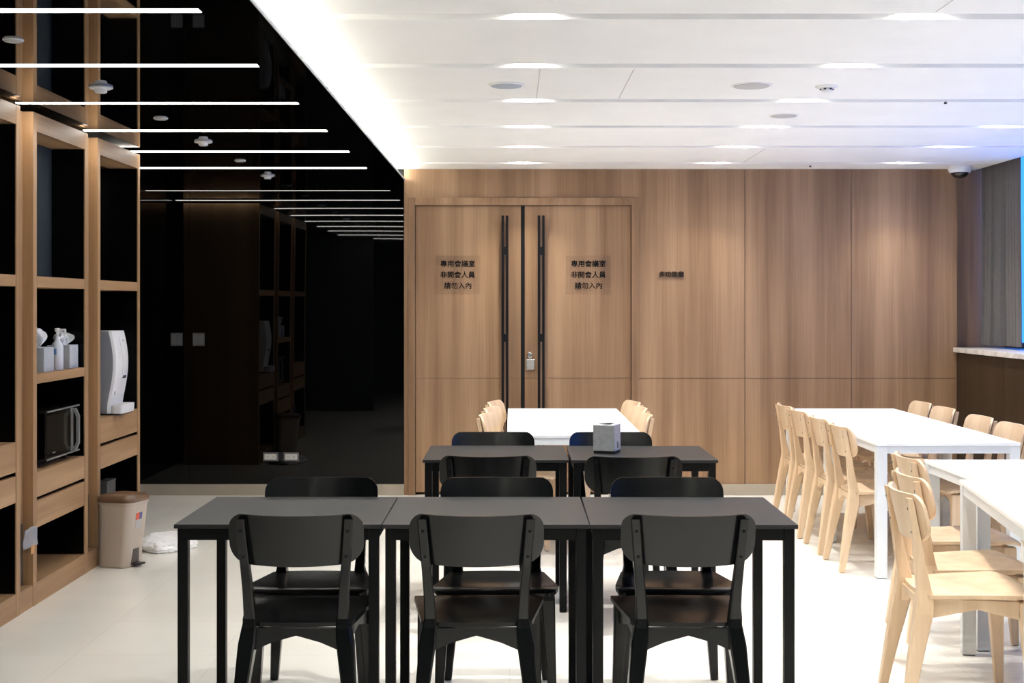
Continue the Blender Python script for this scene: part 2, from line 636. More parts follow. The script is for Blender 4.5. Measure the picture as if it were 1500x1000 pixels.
def add_text(bm, s, size, depth, x, y, z, offset=0.0, spacing=1.0):
    """upright lettering facing -Y, centred on (x, z) by its own outline."""
    me = text_mesh(s, size, depth, offset, spacing)
    co = [v.co.copy() for v in me.vertices]
    if not co:
        return
    cx = (min(c.x for c in co) + max(c.x for c in co)) / 2
    cy = (min(c.y for c in co) + max(c.y for c in co)) / 2
    tmp = bmesh.new()
    tmp.from_mesh(me)
    for v in tmp.verts:
        c = v.co
        v.co = Vector((c.x - cx + x, y - c.z, c.y - cy + z))
    me2 = bpy.data.meshes.new('tmp')
    tmp.to_mesh(me2)
    tmp.free()
    bm.from_mesh(me2)
    bpy.data.meshes.remove(me2)
    bpy.data.meshes.remove(me)


for (xc, lf) in ((-0.414, leaves[0]), (0.583, leaves[1])):
    bm = bmesh.new()
    dbox(bm, xc - 0.172, xc + 0.172, YB + 0.0090, YB + 0.0112, 1.53, 1.825)
    pl = struct(tag(obj('door_sign', bm, 'clear_plate', lf), 'clear film sign with three lines of black lettering'))
    bm = bmesh.new()
    for (s, zz) in (('專用會議室', 1.765), ('非開會人員', 1.681), ('請勿入內', 1.598)):
        add_text(bm, s, 0.0535, 0.0016, xc - dx, YB + 0.0080 - dy, zz, 0.0006)
    struct(obj('sign_lettering', bm, 'letter_black', pl))

bm = bmesh.new()
add_text(bm, '多功能廳', 0.0485, 0.012, 1.2155, YB - 0.007, 1.684, 0.0004)
tag(obj('room_sign', bm, 'letter_bronze'), 'raised dark bronze room-name lettering on the timber wall right of the doors', 'sign')

# ---------------------------------------------------------------- ceiling lights
ordn = ['first', 'second', 'third', 'fourth', 'fifth', 'sixth', 'seventh', 'eighth', 'ninth', 'tenth']
COLS = ((0.08, 'left-hand'), (1.48, 'middle'), (2.87, 'window-side'))
for si, s in enumerate(SLOTS[:8]):
    for (x, cn) in COLS:
        bm = bmesh.new()
        box(bm, -0.07, 0.07, -0.026, 0.026, 0.0, 0.006)
        e = empty('downlight', (x, s, ZC + 0.040))
        obj('diffuser', bm, 'downlight_glow', e)
        bm = bmesh.new()
        for sgn in (-1, 1):
            box(bm, -0.078, 0.078, sgn * 0.031 - 0.0045, sgn * 0.031 + 0.0045, 0.0, 0.0098)
            box(bm, sgn * 0.0745 - 0.004, sgn * 0.0745 + 0.004, -0.046, 0.046, -0.018, 0.0098)
        obj('trim_ring', bm, 'plastic_white', e)
        ld = bpy.data.lights.new('downlight_beam', 'AREA')
        ld.shape = 'DISK'
        ld.size = 0.05
        ld.spread = R(DOWN_SPREAD)
        ld.energy = DOWN_POWER * (1.0 if x < 1 else 0.84) * (0.80 if si == 0 else 1.0)
        ld.color = (1.0, 0.965, 0.90)
        lo = bpy.data.objects.new('downlight_beam', ld)
        COL.objects.link(lo)
        lo.parent = e
        lo.location = (0, 0, -0.004)
        tag(e, 'white downlight in the %s ceiling groove from the timber wall, %s row' % (ordn[si], cn), 'downlight', 'downlights in the white ceiling grooves')

for k in range(9):
    y = 9.48 - 1.0125 * k
    x0 = -3.04 if k < 2 else -2.335
    e = empty('strip_light', ((x0 - 1.0105) / 2, y, ZB - 0.0012))
    h = (-1.0105 - x0) / 2
    bm = bmesh.new()
    box(bm, -h, h, -0.024, 0.024, 0.0, 0.0010)
    obj('diffuser', bm, 'strip_glow', e)
    bm = bmesh.new()
    for sgn in (-1, 1):
        box(bm, sgn * (h + 0.003) - 0.002, sgn * (h + 0.003) + 0.002, -0.024, 0.024, 0.0, 0.0010)
    obj('end_cap', bm, 'plastic_dark', e)
    where = 'nearest the black glass wall' if k == 0 else '%s from the black glass wall' % ordn[k]
    tag(e, 'slim white strip light across the black ceiling, %s' % where, 'strip light', 'strip lights in the black ceiling')

cv = empty('cove_light', (-0.862, (YN + YB) / 2, ZB + 0.0125))
hh = (YB - YN) / 2 - 0.03
bm = bmesh.new()
box(bm, -0.02, 0.02, -hh, hh, 0.0, 0.006)
obj('channel', bm, 'trim_grey', cv)
bm = bmesh.new()
box(bm, -0.012, 0.012, -hh, hh, 0.0062, 0.017)
obj('led_strip', bm, 'cove_glow', cv)
tag(cv, 'hidden warm cove light along the edge between black and white ceilings', 'cove light')

# detectors and covers
def detector(x, y, zc, label, group, flip=False):
    e = empty('smoke_detector', (x, y, zc))
    bm = bmesh.new()
    lathe(bm, [(0.052, -0.0005), (0.052, -0.006), (0.044, -0.010)], n=32)
    obj('base_plate', bm, 'plastic_white', e, smooth=True)
    bm = bmesh.new()
    lathe(bm, [(0.027, -0.0102), (0.027, -0.022), (0.022, -0.027)], n=28)
    obj('sensor_head', bm, 'plastic_white', e, smooth=True)
    if flip:
        bm = bmesh.new()
        for a in range(6):
            c, s_ = math.cos(a * math.pi / 3), math.sin(a * math.pi / 3)
            box(bm, 0.027 * c - 0.005, 0.027 * c + 0.005, 0.027 * s_ - 0.005, 0.027 * s_ + 0.005, -0.020, -0.013)
        obj('sensor_vent', bm, 'plastic_dark', e)
    tag(e, label, 'smoke detector', group)


def cover(x, y, zc, r, mat, name, label, cat, group=None, h=0.010):
    e = empty(name, (x, y, zc))
    bm = bmesh.new()
    lathe(bm, [(r, -0.0005), (r, -h * 0.5), (r * 0.93, -h)], n=36)
    obj('rim', bm, 'plastic_white', e, smooth=True)
    bm = bmesh.new()
    lathe(bm, [(r * 0.86, -h - 0.0001), (r * 0.84, -h - 0.003), (r * 0.3, -h - 0.004)], n=36)
    obj('grille', bm, mat, e, smooth=True)
    tag(e, label, cat, group)


for (y, wh) in ((10.03, 'nearest the black glass wall'), (7.94, 'middle of the row'), (5.96, 'closest to the viewer')):
    detector(-1.795, y, ZB, 'round white smoke detector under the black ceiling, %s' % wh, 'detectors on the black ceiling')
for (y, wh) in ((8.99, 'farthest back'), (6.956, 'middle one of three'), (4.90, 'above the shelving, nearest')):
    cover(-1.79, y, ZB, 0.037, 'fixture_grey', 'sprinkler_cover', 'small flat sprinkler cover on the black ceiling, %s' % wh, 'sprinkler cover', 'sprinkler covers on the black ceiling', h=0.005)
detector(1.49, 6.467, ZC, 'white smoke detector with dark vents on the white ceiling', None, True)
cover(-0.026, 6.427, ZC, 0.085, 'fixture_blue', 'ceiling_speaker', 'round blue-grey ceiling speaker, leftmost disc on the white ceiling', 'ceiling speaker', h=0.006)
cover(1.131, 6.447, ZC, 0.098, 'fixture_grey', 'ceiling_speaker', 'large flat grey ceiling speaker left of the smoke detector', 'ceiling speaker', h=0.004)
cover(1.486, 7.468, ZC, 0.082, 'fixture_grey', 'ceiling_speaker', 'pale round ceiling speaker just beyond the smoke detector', 'ceiling speaker', h=0.004)
for (x, y, lb) in ((2.2, 6.93, 'tiny dark sprinkler head on the white ceiling, nearer the window'), (2.207, 10.10, 'tiny dark sprinkler head on the white ceiling close to the timber wall')):
    e = empty('fire_sprinkler', (x, y, ZC))
    bm = bmesh.new()
    lathe(bm, [(0.014, -0.0005), (0.010, -0.006)], n=16)
    obj('collar', bm, 'plastic_white', e, smooth=True)
    bm = bmesh.new()
    lathe(bm, [(0.005, -0.0062), (0.008, -0.013), (0.008, -0.016)], n=16)
    obj('nozzle', bm, 'plastic_dark', e, smooth=True)
    tag(e, lb, 'sprinkler', 'sprinkler heads on the white ceiling')

e = empty('security_camera', (3.335, 10.17, ZC))
bm = bmesh.new()
lathe(bm, [(0.082, -0.0005), (0.086, -0.008), (0.084, -0.035), (0.074, -0.052)], n=40)
obj('housing', bm, 'plastic_white', e, smooth=True)
bm = bmesh.new()
lathe(bm, [(0.066, -0.0522)] + [(0.062 * math.cos(R(a)), -0.054 - 0.040 * math.sin(R(a))) for a in (0, 15, 30, 45, 60, 75, 88)], n=36)
obj('dome', bm, 'oven_glass', e, smooth=True)
tag(e, 'white dome security camera under the ceiling at the right corner', 'security camera')

# ---------------------------------------------------------------- switches and sockets on the black wall
for (x, lb) in ((-2.556, 'dark grey twin light switch on the black wall, left one'), (-2.389, 'dark grey twin light switch on the black wall, right one')):
    e = empty('light_switch', (x, YB, 1.187))
    bxo('plate', 'switch_grey', -0.045, 0.045, -0.008, -0.0002, -0.05, 0.05, e, 0.002)
    for sgn in (-1, 1):
        bxo('rocker', 'switch_key', sgn * 0.0205 - 0.0185, sgn * 0.0205 + 0.0185, -0.012, -0.0082, -0.04, 0.04, e, 0.001)
    tag(e, lb, 'switch', 'switches on the black wall')
for (x, lb, led) in ((-1.839, 'silver wall socket low on the black wall, left of the pair', True), (-1.682, 'silver wall socket low on the black wall, right of the pair', False)):
    e = empty('wall_socket', (x, YB, 0.293))
    bxo('frame', 'socket_frame', -0.058, 0.058, -0.009, -0.0002, -0.032, 0.032, e, 0.002)
    bxo('faceplate', 'socket_face', -0.046, 0.046, -0.013, -0.0092, -0.021, 0.021, e, 0.001)
    bm = bmesh.new()
    for sx_ in (-0.022, 0.022):
        for q in (-0.005, 0.005):
            box(bm, sx_ + q - 0.0013, sx_ + q + 0.0013, -0.0136, -0.0131, -0.006, 0.006)
    obj('outlet_slot', bm, 'plastic_dark', e)
    if led:
        bxo('indicator', 'brass_led', 0.012, 0.026, -0.0137, -0.0131, 0.013, 0.017, e)
    tag(e, lb, 'socket', 'sockets on the black wall')

# ---------------------------------------------------------------- shelving along the left
FXC = -2.30           # front plane
BXC = -2.98
ZT = 2.377


def shelf_unit(y0, y1, drawers, shelves, label, filler=None, slate=False):
    e = empty('shelf_unit', (FXC, (y0 + y1) / 2, 0))
    ox, oy = e.location.x, e.location.y

    def b(name, mat, x0, x1, ya, yb, z0, z1, parent=e, bev=0.0):
        return bxo(name, mat, x0 - ox, x1 - ox, ya - oy, yb - oy, z0, z1, parent, bev)
    T_ = 0.05
    for (a, c, s_) in ((y0, y0 + T_, 1), (y1 - T_, y1, -1)):
        if y1 > 8 and s_ == -1:
            a = y1 - 0.045
        p = b('side_panel', 'cabinet_upright', BXC, FXC, a, c, 0.0, ZT)
        ya, yb = (c, c + 0.004) if s_ == 1 else (a - 0.004, a)
        b('lining', 'black_lining', BXC + 0.01, FXC - 0.006, ya, yb, 0.11, 2.286, p)
    i0, i1 = y0 + T_ + 0.0042, y1 - T_ - 0.0042
    if y1 > 8:
        i1 = y1 - 0.045 - 0.0042
    b('top_panel', 'cabinet_level', BXC, FXC - 0.001, i0 - 0.004, i1 + 0.004, 2.288, ZT)
    b('plinth', 'cabinet_level', BXC, FXC - 0.001, i0 - 0.004, i1 + 0.004, 0.0, 0.107)
    for (z0, z1) in shelves:
        b('shelf', 'cabinet_level', BXC + 0.02, FXC - 0.001, i0, i1, z0, z1)
    for (z0, z1) in drawers:
        d = b('drawer', 'cabinet_level', FXC - 0.022, FXC - 0.001, i0 + 0.001, i1 - 0.001, z0, z1, bev=0.0008)
    zt = drawers[0][1]
    zb = drawers[-1][0]
    b('drawer_case', 'black_lining', BXC + 0.02, FXC - 0.030, i0, i1, zb + 0.002, zt - 0.016)
    b('counter', 'cabinet_level', BXC + 0.02, FXC - 0.024, i0, i1, zt - 0.0155, zt - 0.0005)
    b('back_panel', 'black_glass', BXC, BXC + 0.015, i0, i1, 0.1075, shelves[0][0] - 0.0005)
    b('upper_back_panel', 'slate_lining' if slate else 'black_glass', FXC - 0.190, FXC - 0.178, i0, i1, shelves[0][1] + 0.0005, 2.2875)
    if filler:
        f0, f1 = filler
        b('filler_panel', 'cabinet_upright', FXC - 0.075, FXC - 0.05, f0 + 0.0005, f1 - 0.0005, 0.40, ZT)
        b('lower_recess_shade', 'recess_shade', FXC - 0.075, FXC - 0.05, f0 + 0.0005, f1 - 0.0005, 0.105, 0.3995)  # dark-coloured panel stands in for the shaded cavity below the filler
        b('filler_plinth', 'cabinet_level', FXC - 0.075, FXC - 0.002, f0 + 0.0005, f1 - 0.0005, 0.0, 0.1045)
    tag(e, label, 'shelving', 'timber shelving units along the left wall')
    return e


HI_DR = [(0.673, 0.813), (0.531, 0.654)]
LO_DR = [(0.518, 0.637), (0.371, 0.499)]
shelf_unit(5.54, 6.386, HI_DR, [(1.535, 1.588)], 'timber open shelving unit with two drawers, at the left edge of the picture')
shelf_unit(6.558, 7.404, LO_DR, [(1.535, 1.588), (1.067, 1.113)], 'timber open shelving unit holding the microwave and tissue boxes', (6.386, 6.558), slate=True)
shelf_unit(7.578, 8.44, HI_DR, [(1.535, 1.588)], 'timber open shelving unit holding the white water dispenser', (7.404, 7.578))

# ---------------------------------------------------------------- things on the shelves
def tissue(bm, cx, cy, z0, h, wd, seed):
    rnd = random.Random(seed)
    for q in range(3):
        ang = rnd.uniform(0, 6.28)
        lean = rnd.uniform(-0.25, 0.25)
        T_, B_ = [], []
        for i in range(7):
            t = i / 6
            rowt, rowb = [], []
            for j in range(7):
                u = j / 6 - 0.5
                spread = wd * (0.35 + 0.75 * math.sin(t * 2.2))
                px = u * spread
                py = 0.018 * math.sin(u * 9 + q * 2 + t * 3) * (0.4 + t) + lean * t * wd * 0.5
                pz = z0 + h * (t * (1 - 0.35 * abs(u)) - 0.1 * t * abs(math.sin(u * 6 + q)))
                X_ = cx + px * math.cos(ang) - py * math.sin(ang)
                Y_ = cy + px * math.sin(ang) + py * math.cos(ang)
                rowt.append((X_, Y_, pz))
                rowb.append((X_ + 0.0012 * math.sin(ang), Y_ - 0.0012 * math.cos(ang), pz))
            T_.append(rowt)
            B_.append(rowb)
        slab_grid(bm, T_, B_)


ZS = 1.113
for (x0, x1, y0, y1, h, th, lb, sd) in ((-2.467, -2.330, 6.800, 6.945, 0.123, 0.100, 'pale grey tissue box with a large white tissue, left on the shelf above the microwave', 3),
                                        (-2.452, -2.330, 7.195, 7.335, 0.123, 0.072, 'pale grey tissue box with a small tuft, right on the shelf above the microwave', 8)):
    cx, cy = (x0 + x1) / 2, (y0 + y1) / 2
    e = empty('tissue_box', (cx, cy, ZS + 0.0003))
    bxo('carton', 'carton_grey', x0 - cx, x1 - cx, y0 - cy, y1 - cy, 0, h, e, 0.003)
    bm = bmesh.new()
    lathe(bm, [(0.036, h + 0.0002), (0.034, h + 0.001)], n=24, sx=0.8, sy=1.2)
    obj('slot_film', bm, 'plastic_white', e)
    bm = bmesh.new()
    tissue(bm, 0.005, 0, h + 0.001, th, 0.095, sd)
    obj('tissue', bm, 'tissue_paper', e, smooth=True, angle=60)
    tag(e, lb, 'tissue box', 'tissue boxes on the shelf')

e = empty('pump_bottle', (-2.352, 7.062, ZS + 0.0003))
bm = bmesh.new()
lathe(bm, [(0.028, 0), (0.031, 0.006), (0.031, 0.115), (0.026, 0.135), (0.014, 0.150), (0.012, 0.158)], n=28)
obj('body', bm, 'bottle_white', e, smooth=True)
bm = bmesh.new()
lathe(bm, [(0.014, 0.1582), (0.014, 0.172), (0.006, 0.174), (0.006, 0.196), (0.013, 0.198), (0.014, 0.212), (0.010, 0.216)], n=20)
box(bm, -0.004, 0.044, -0.006, 0.006, 0.201, 0.212, 0.002)
box(bm, 0.037, 0.045, -0.005, 0.005, 0.190, 0.204, 0.001)
obj('pump', bm, 'plastic_white', e, smooth=True)
bm = bmesh.new()
r_ = 0.0316
rows = [[(r_ * math.cos(R(a)), r_ * math.sin(R(a)), z) for a in range(-110, -70, 8)] for z in (0.08, 0.11)]
rows2 = [[(0.0311 * math.cos(R(a)), 0.0311 * math.sin(R(a)), z) for a in range(-110, -70, 8)] for z in (0.08, 0.11)]
slab_grid(bm, rows, rows2)
obj('bottle_label', bm, 'label_blue', e, smooth=True)
tag(e, 'white pump bottle standing between the two tissue boxes', 'bottle')

# microwave
mx0, mx1, my0, my1, mz0, mz1 = -2.72, -2.318, 6.775, 7.31, 0.668, 0.922
e = empty('microwave', (mx1, (my0 + my1) / 2, 0.637))
ox, oy, oz = e.location


def mb(name, mat, x0, x1, y0, y1, z0, z1, bev=0.0, par=e):
    return bxo(name, mat, x0 - ox, x1 - ox, y0 - oy, y1 - oy, z0 - oz, z1 - oz, par, bev)


mb('casing', 'black_lining', mx0, mx1 - 0.030, my0, my1, mz0, mz1, 0.004)
dr = mb('door', 'black_lining', mx1 - 0.0295, mx1, my0 + 0.002, my1 - 0.002, mz0 + 0.012, mz1 - 0.012, 0.002)
mb('door_window', 'oven_glass', mx1 + 0.0001, mx1 + 0.002, my0 + 0.02, 7.165, mz0 + 0.030, mz1 - 0.030, 0.0, dr)
mb('trim_bar', 'oven_silver', mx1 - 0.004, mx1 + 0.004, my0 + 0.03, my1, mz1 - 0.0115, mz1 - 0.004, 0.001)
mb('trim_bar', 'oven_silver', mx1 - 0.004, mx1 + 0.004, my0 + 0.03, my1, mz0 + 0.004, mz0 + 0.0115, 0.001)
bm = bmesh.new()
hp = [(0.0022, 0.016), (0.022, 0.016), (0.040, 0.055), (0.040, 0.199), (0.022, 0.238), (0.0022, 0.238)]
hq = [(0.0022, 0.036), (0.016, 0.036), (0.027, 0.062), (0.027, 0.192), (0.016, 0.218), (0.0022, 0.218)]
ro = [(mx1 - ox + a, mz0 - oz + b2) for a, b2 in hp]
ri = [(mx1 - ox + a, mz0 - oz + b2) for a, b2 in hq]
ring0 = [[bm.verts.new((p[0], yv - oy, p[1])) for p in pts] for yv in (7.178, 7.200) for pts in (ro, ri)]
o0, i0, o1, i1 = ring0
for q in range(5):
    bm.faces.new((o0[q], o0[q + 1], i0[q + 1], i0[q]))
    bm.faces.new((o1[q + 1], o1[q], i1[q], i1[q + 1]))
    bm.faces.new((o0[q + 1], o0[q], o1[q], o1[q + 1]))
    bm.faces.new((i0[q], i0[q + 1], i1[q + 1], i1[q]))
bm.faces.new((o0[0], i0[0], i1[0], o1[0]))
bm.faces.new((i0[5], o0[5], o1[5], i1[5]))
tag(obj('door_handle', bm, 'oven_silver', dr), 'silver loop handle')
mb('handle_plate', 'oven_silver', mx1 + 0.0001, mx1 + 0.0021, 7.168, 7.208, mz0 + 0.014, mz1 - 0.014, 0.0, dr)
mb('badge', 'oven_silver', mx1 + 0.0021, mx1 + 0.0026, 6.885, 6.925, mz0 + 0.033, mz0 + 0.038, 0.0, dr)
bm = bmesh.new()
for fx in (mx0 + 0.05, mx1 - 0.07):
    for fy in (my0 + 0.05, my1 - 0.05):
        box(bm, fx - ox - 0.015, fx - ox + 0.015, fy - oy - 0.015, fy - oy + 0.015, 0.0, mz0 - oz - 0.0002)
obj('feet', bm, 'black_rubber', e)
tag(e, 'dark microwave oven with silver loop handle on the drawer counter', 'microwave')

# water dispenser
wx, wy0, wy1, wz = -2.305, 7.86, 8.12, 0.813
e = empty('water_dispenser', (wx, (wy0 + wy1) / 2, wz))
hw = (wy1 - wy0) / 2


def prof(z):
    """front of the body, bulging outward above and drawn in below"""
    t = z / 0.485
    return 0.030 * math.sin(math.pi * min(1, max(0, (t - 0.12) / 0.88)) ** 1.15) + 0.0 - 0.008 * (1 - t)


zs = [0.012 + (0.485 - 0.012) * i / 24 for i in range(25)]
bm = bmesh.new()
rings = []
for z in zs:
    f = prof(z)
    rings.append([(-0.34, -hw, z), (f - 0.012, -hw, z), (f - 0.003, -hw + 0.004, z), (f, -hw + 0.014, z),
                  (f, hw - 0.014, z), (f - 0.003, hw - 0.004, z), (f - 0.012, hw, z), (-0.34, hw, z)])
loft(bm, rings)
body = obj('body', bm, 'plastic_white', e, smooth=True)
bm = bmesh.new()       # grey side cheek facing the room
poly = [(-0.335, 0.014)] + [(prof(z) - 0.018, z) for z in zs] + [(-0.335, 0.483)]
prism(bm, poly, 'y', -hw - 0.004, -hw - 0.0002)
tag(obj('side_cheek', bm, 'plastic_grey', e), 'grey side cheek')
bm = bmesh.new()       # raised front fascia
T_, B_ = [], []
for i in range(17):
    z = 0.215 + 0.235 * i / 16
    wv = 0.028 + 0.030 * (i / 16)
    T_.append([(prof(z) + 0.007 - 0.003 * abs(u), 0.035 + u * wv, z) for u in (-1, -0.6, 0, 0.6, 1)])
    B_.append([(prof(z) + 0.0002, 0.035 + u * wv, z) for u in (-1, -0.6, 0, 0.6, 1)])
slab_grid(bm, T_, B_)
fa = obj('fascia', bm, 'plastic_white', e, smooth=True)
bm = bmesh.new()
for yv in (0.022, 0.048):
    lathe(bm, [(0.008, 0.208), (0.009, 0.224)], cx=prof(0.215) + 0.004, cy=yv, n=14)
obj('spout', bm, 'plastic_dark', e)
bm = bmesh.new()
box(bm, prof(0.43) + 0.0068, prof(0.43) + 0.0092, 0.020, 0.048, 0.424, 0.434, 0.001)
obj('button', bm, 'fixture_grey', fa)
bm = bmesh.new()
box(bm, prof(0.13) - 0.006, prof(0.13) + 0.003, -0.10, -0.075, 0.118, 0.138, 0.001)
obj('tap_lever', bm, 'fixture_grey', e)
bm = bmesh.new()
pts = rrect(0.035, hw - 0.004, 0.02)
loft(bm, [[(0.028 + p[0], p[1], 0.010) for p in pts], [(0.030 + p[0] * 1.02, p[1], 0.058) for p in pts]])
dt = obj('drip_tray', bm, 'plastic_white', e, smooth=True)
bm = bmesh.new()
box(bm, 0.002, 0.056, -hw + 0.02, hw - 0.02, 0.0582, 0.0600)
obj('tray_grille', bm, 'fixture_grey', dt)
bm = bmesh.new()
box(bm, -0.335, 0.045, -hw + 0.006, hw - 0.006, 0.0003, 0.0095)
obj('base', bm, 'plastic_dark', e)
tag(e, 'curved white and grey water dispenser standing on the drawer counter', 'water dispenser')

# grey box at the bottom of the last shelving unit
e = empty('storage_box', (-2.452, 8.26, 0.1075))
bxo('carton', 'box_grey', -0.028, 0.028, -0.09, 0.09, 0.0003, 0.27, e, 0.003)
bxo('lid', 'box_grey', -0.030, 0.030, -0.092, 0.092, 0.2705, 0.284, e, 0.002)
tag(e, 'narrow grey box in the bottom compartment behind the pedal bin', 'box')

# plastic pouch taped between the first two units
e = empty('plastic_pouch', (FXC + 0.006, 6.475, 0.345))
bm = bmesh.new()
T_, B_ = [], []
for i in range(9):
    z = -0.045 + 0.09 * i / 8
    row, row2 = [], []
    for j in range(11):
        yv = -0.085 + 0.185 * j / 10
        xx = 0.008 * noise.noise(Vector((yv * 22, z * 22, 1.3))) + 0.010
        wob = 0.010 * noise.noise(Vector((yv * 14, 5.1, z)))
        row.append((xx, yv, z + wob))
        row2.append((xx - 0.0015, yv, z + wob))
    T_.append(row)
    B_.append(row2)
slab_grid(bm, T_, B_)
obj('sleeve', bm, 'plastic_film', e, smooth=True, angle=60)
bxo('tape', 'plastic_film', -0.0055, 0.0015, 0.084, 0.118, -0.02, 0.03, e)
bxo('tag', 'orange_tag', 0.001, 0.003, 0.03, 0.075, -0.085, -0.044, e)
tag(e, 'crumpled clear plastic pouch with an orange tag hanging between two shelving units', 'plastic pouch')

# ---------------------------------------------------------------- pedal bin
e = empty('pedal_bin', (-2.163, 7.600, 0.0), R(-17))


def ring(hx, hy, r, z, n=6, ox=0.0):
    return [(ox + p[0], p[1], z) for p in rrect(hx, hy, r, n)]


bm = bmesh.new()
loft(bm, [ring(0.088, 0.088, 0.035, 0.002, ox=-0.022), ring(0.092, 0.092, 0.04, 0.010, ox=-0.022), ring(0.108, 0.102, 0.046, 0.345), ring(0.113, 0.108, 0.048, 0.348), ring(0.114, 0.109, 0.048, 0.362)])
obj('body', bm, 'bin_beige', e, smooth=True)
bm = bmesh.new()
loft(bm, [ring(0.116, 0.111, 0.052, 0.3625), ring(0.120, 0.115, 0.055, 0.370), ring(0.119, 0.114, 0.055, 0.384), ring(0.107, 0.102, 0.052, 0.397), ring(0.070, 0.068, 0.045, 0.404)])
tag(obj('lid', bm, 'bin_brown', e, smooth=True, angle=60), 'brown domed lid')
bm = bmesh.new()
rows, rows2 = [], []
for i in range(6):
    z = 0.012 + 0.088 * i / 5
    fx = 0.0703 + 0.1134 * (z - 0.01)
    hwid = 0.040 - 0.012 * (i / 5)
    rows.append([(fx + 0.0018, -hwid, z), (fx + 0.0018, hwid, z)])
    rows2.append([(fx + 0.0002, -hwid, z), (fx + 0.0002, hwid, z)])
slab_grid(bm, rows, rows2)
pr = obj('pedal_recess_shade', bm, 'recess_shade', e)  # flat patch, the recess's shade is put into its colour
bm = bmesh.new()
box(bm, 0.0745, 0.122, -0.030, 0.030, 0.012, 0.022, 0.003)
obj('pedal', bm, 'plastic_dark', e)
bm = bmesh.new()
fx = lambda z: 0.0703 + 0.1134 * (z - 0.01)
for nm, mt, y0, y1, z0, z1 in (('sticker', 'sticker_red', -0.034, 0.000, 0.262, 0.300), ('sticker', 'sticker_blue', 0.0005, 0.026, 0.262, 0.300), ('sticker', 'sticker_pale', -0.030, 0.020, 0.214, 0.258)):
    b2 = bmesh.new()
    slab_grid(b2, [[(fx(z0) + 0.0014, y0, z0), (fx(z0) + 0.0014, y1, z0)], [(fx(z1) + 0.0014, y0, z1), (fx(z1) + 0.0014, y1, z1)]],
              [[(fx(z0) + 0.0003, y0, z0), (fx(z0) + 0.0003, y1, z0)], [(fx(z1) + 0.0003, y0, z1), (fx(z1) + 0.0003, y1, z1)]])
    obj(nm, b2, mt, e)
bm.free()
tag(e, 'beige plastic pedal bin with brown lid standing by the shelving', 'bin')

# crumpled white bag on the floor
bm = bmesh.new()
bmesh.ops.create_icosphere(bm, subdivisions=5, radius=1.0)
for v in bm.verts:
    d = v.co.normalized()
    r_ = 1 + 0.20 * noise.noise(d * 1.6 + Vector((3, 1, 2))) + 0.13 * abs(noise.noise(d * 4.2)) + 0.05 * noise.noise(d * 11)
    p = d * r_
    z = p.z
    z = max(z, -0.25) + 0.25
    lump = 0.6 + 0.5 * noise.noise(Vector((p.x * 1.4 + 4, p.y * 1.4, 0)))
    v.co = Vector((p.x * 0.165, p.y * 0.24, z * 0.058 * (0.7 + 0.6 * lump) + 0.001))
tag(obj('plastic_bag', bm, 'bag_white', smooth=True, angle=80), 'crumpled white bag lying on the floor right of the pedal bin', 'bag').location = (-2.075, 8.20, 0)

# ---------------------------------------------------------------- tables
def make_table(name, mats, W, Dp, H, top_t, leg, inset, apron_h, apron_t=0.02):
    """local origin under the middle; W along x, Dp along y"""
    e = empty(name)
    mt, mb_ = mats
    bxo('tabletop', mt, -W / 2, W / 2, -Dp / 2, Dp / 2, H - top_t, H, e, 0.0015)
    hx, hy = W / 2 - inset - leg / 2, Dp / 2 - inset - leg / 2
    for sx in (-1, 1):
        for sy in (-1, 1):
            bm = bmesh.new()
            box(bm, sx * hx - leg / 2, sx * hx + leg / 2, sy * hy - leg / 2, sy * hy + leg / 2, 0.004, H - top_t - 0.0004, 0.0015, 1)
            lg = obj('leg', bm, mb_, e)
            bm = bmesh.new()
            box(bm, sx * hx - leg * 0.42, sx * hx + leg * 0.42, sy * hy - leg * 0.42, sy * hy + leg * 0.42, 0.0002, 0.0039)
            obj('foot_pad', bm, 'black_rubber', lg)
    z1 = H - top_t - 0.0004
    z0 = z1 - apron_h
    q = leg / 2 + 0.0002
    bm = bmesh.new()
    for sy in (-1, 1):
        box(bm, -hx + q, hx - q, sy * (hy + leg / 2 - 0.003) - (apron_t if sy > 0 else 0), sy * (hy + leg / 2 - 0.003) + (apron_t if sy < 0 else 0), z0, z1)
    for sx in (-1, 1):
        box(bm, sx * (hx + leg / 2 - 0.003) - (apron_t if sx > 0 else 0), sx * (hx + leg / 2 - 0.003) + (apron_t if sx < 0 else 0), -hy + q, hy - q, z0, z1)
    obj('apron', bm, mb_, e)
    return e


BT = ('table_black_top', 'table_black_body')
WT = ('table_white', 'table_white_metal')
TH = 0.72
row1 = [(-0.778, 4.857, 0.0, 'black square table at the left end of the front row'),
        (-0.0868, 4.855, 0.0, 'black square table in the middle of the front row'),
        (0.606, 4.850, R(-0.4), 'black square table at the right end of the front row')]
row2 = [(-0.0765, 6.748, 0.0, 'black square table left of the metal napkin box, in the second row'),
        (0.6245, 6.738, 0.0, 'black square table carrying the metal napkin box')]
proto = make_table('dining_table', BT, 0.689, 0.655, TH, 0.0135, 0.034, 0.010, 0.040)
for i, (x, y, rz, lb) in enumerate(row1 + row2):
    o = proto if i == 0 else copy_tree(proto)
    o.location = (x, y, 0)
    o.rotation_euler = (0, 0, rz)
    tag(o, lb, 'table', 'black square tables pushed together')

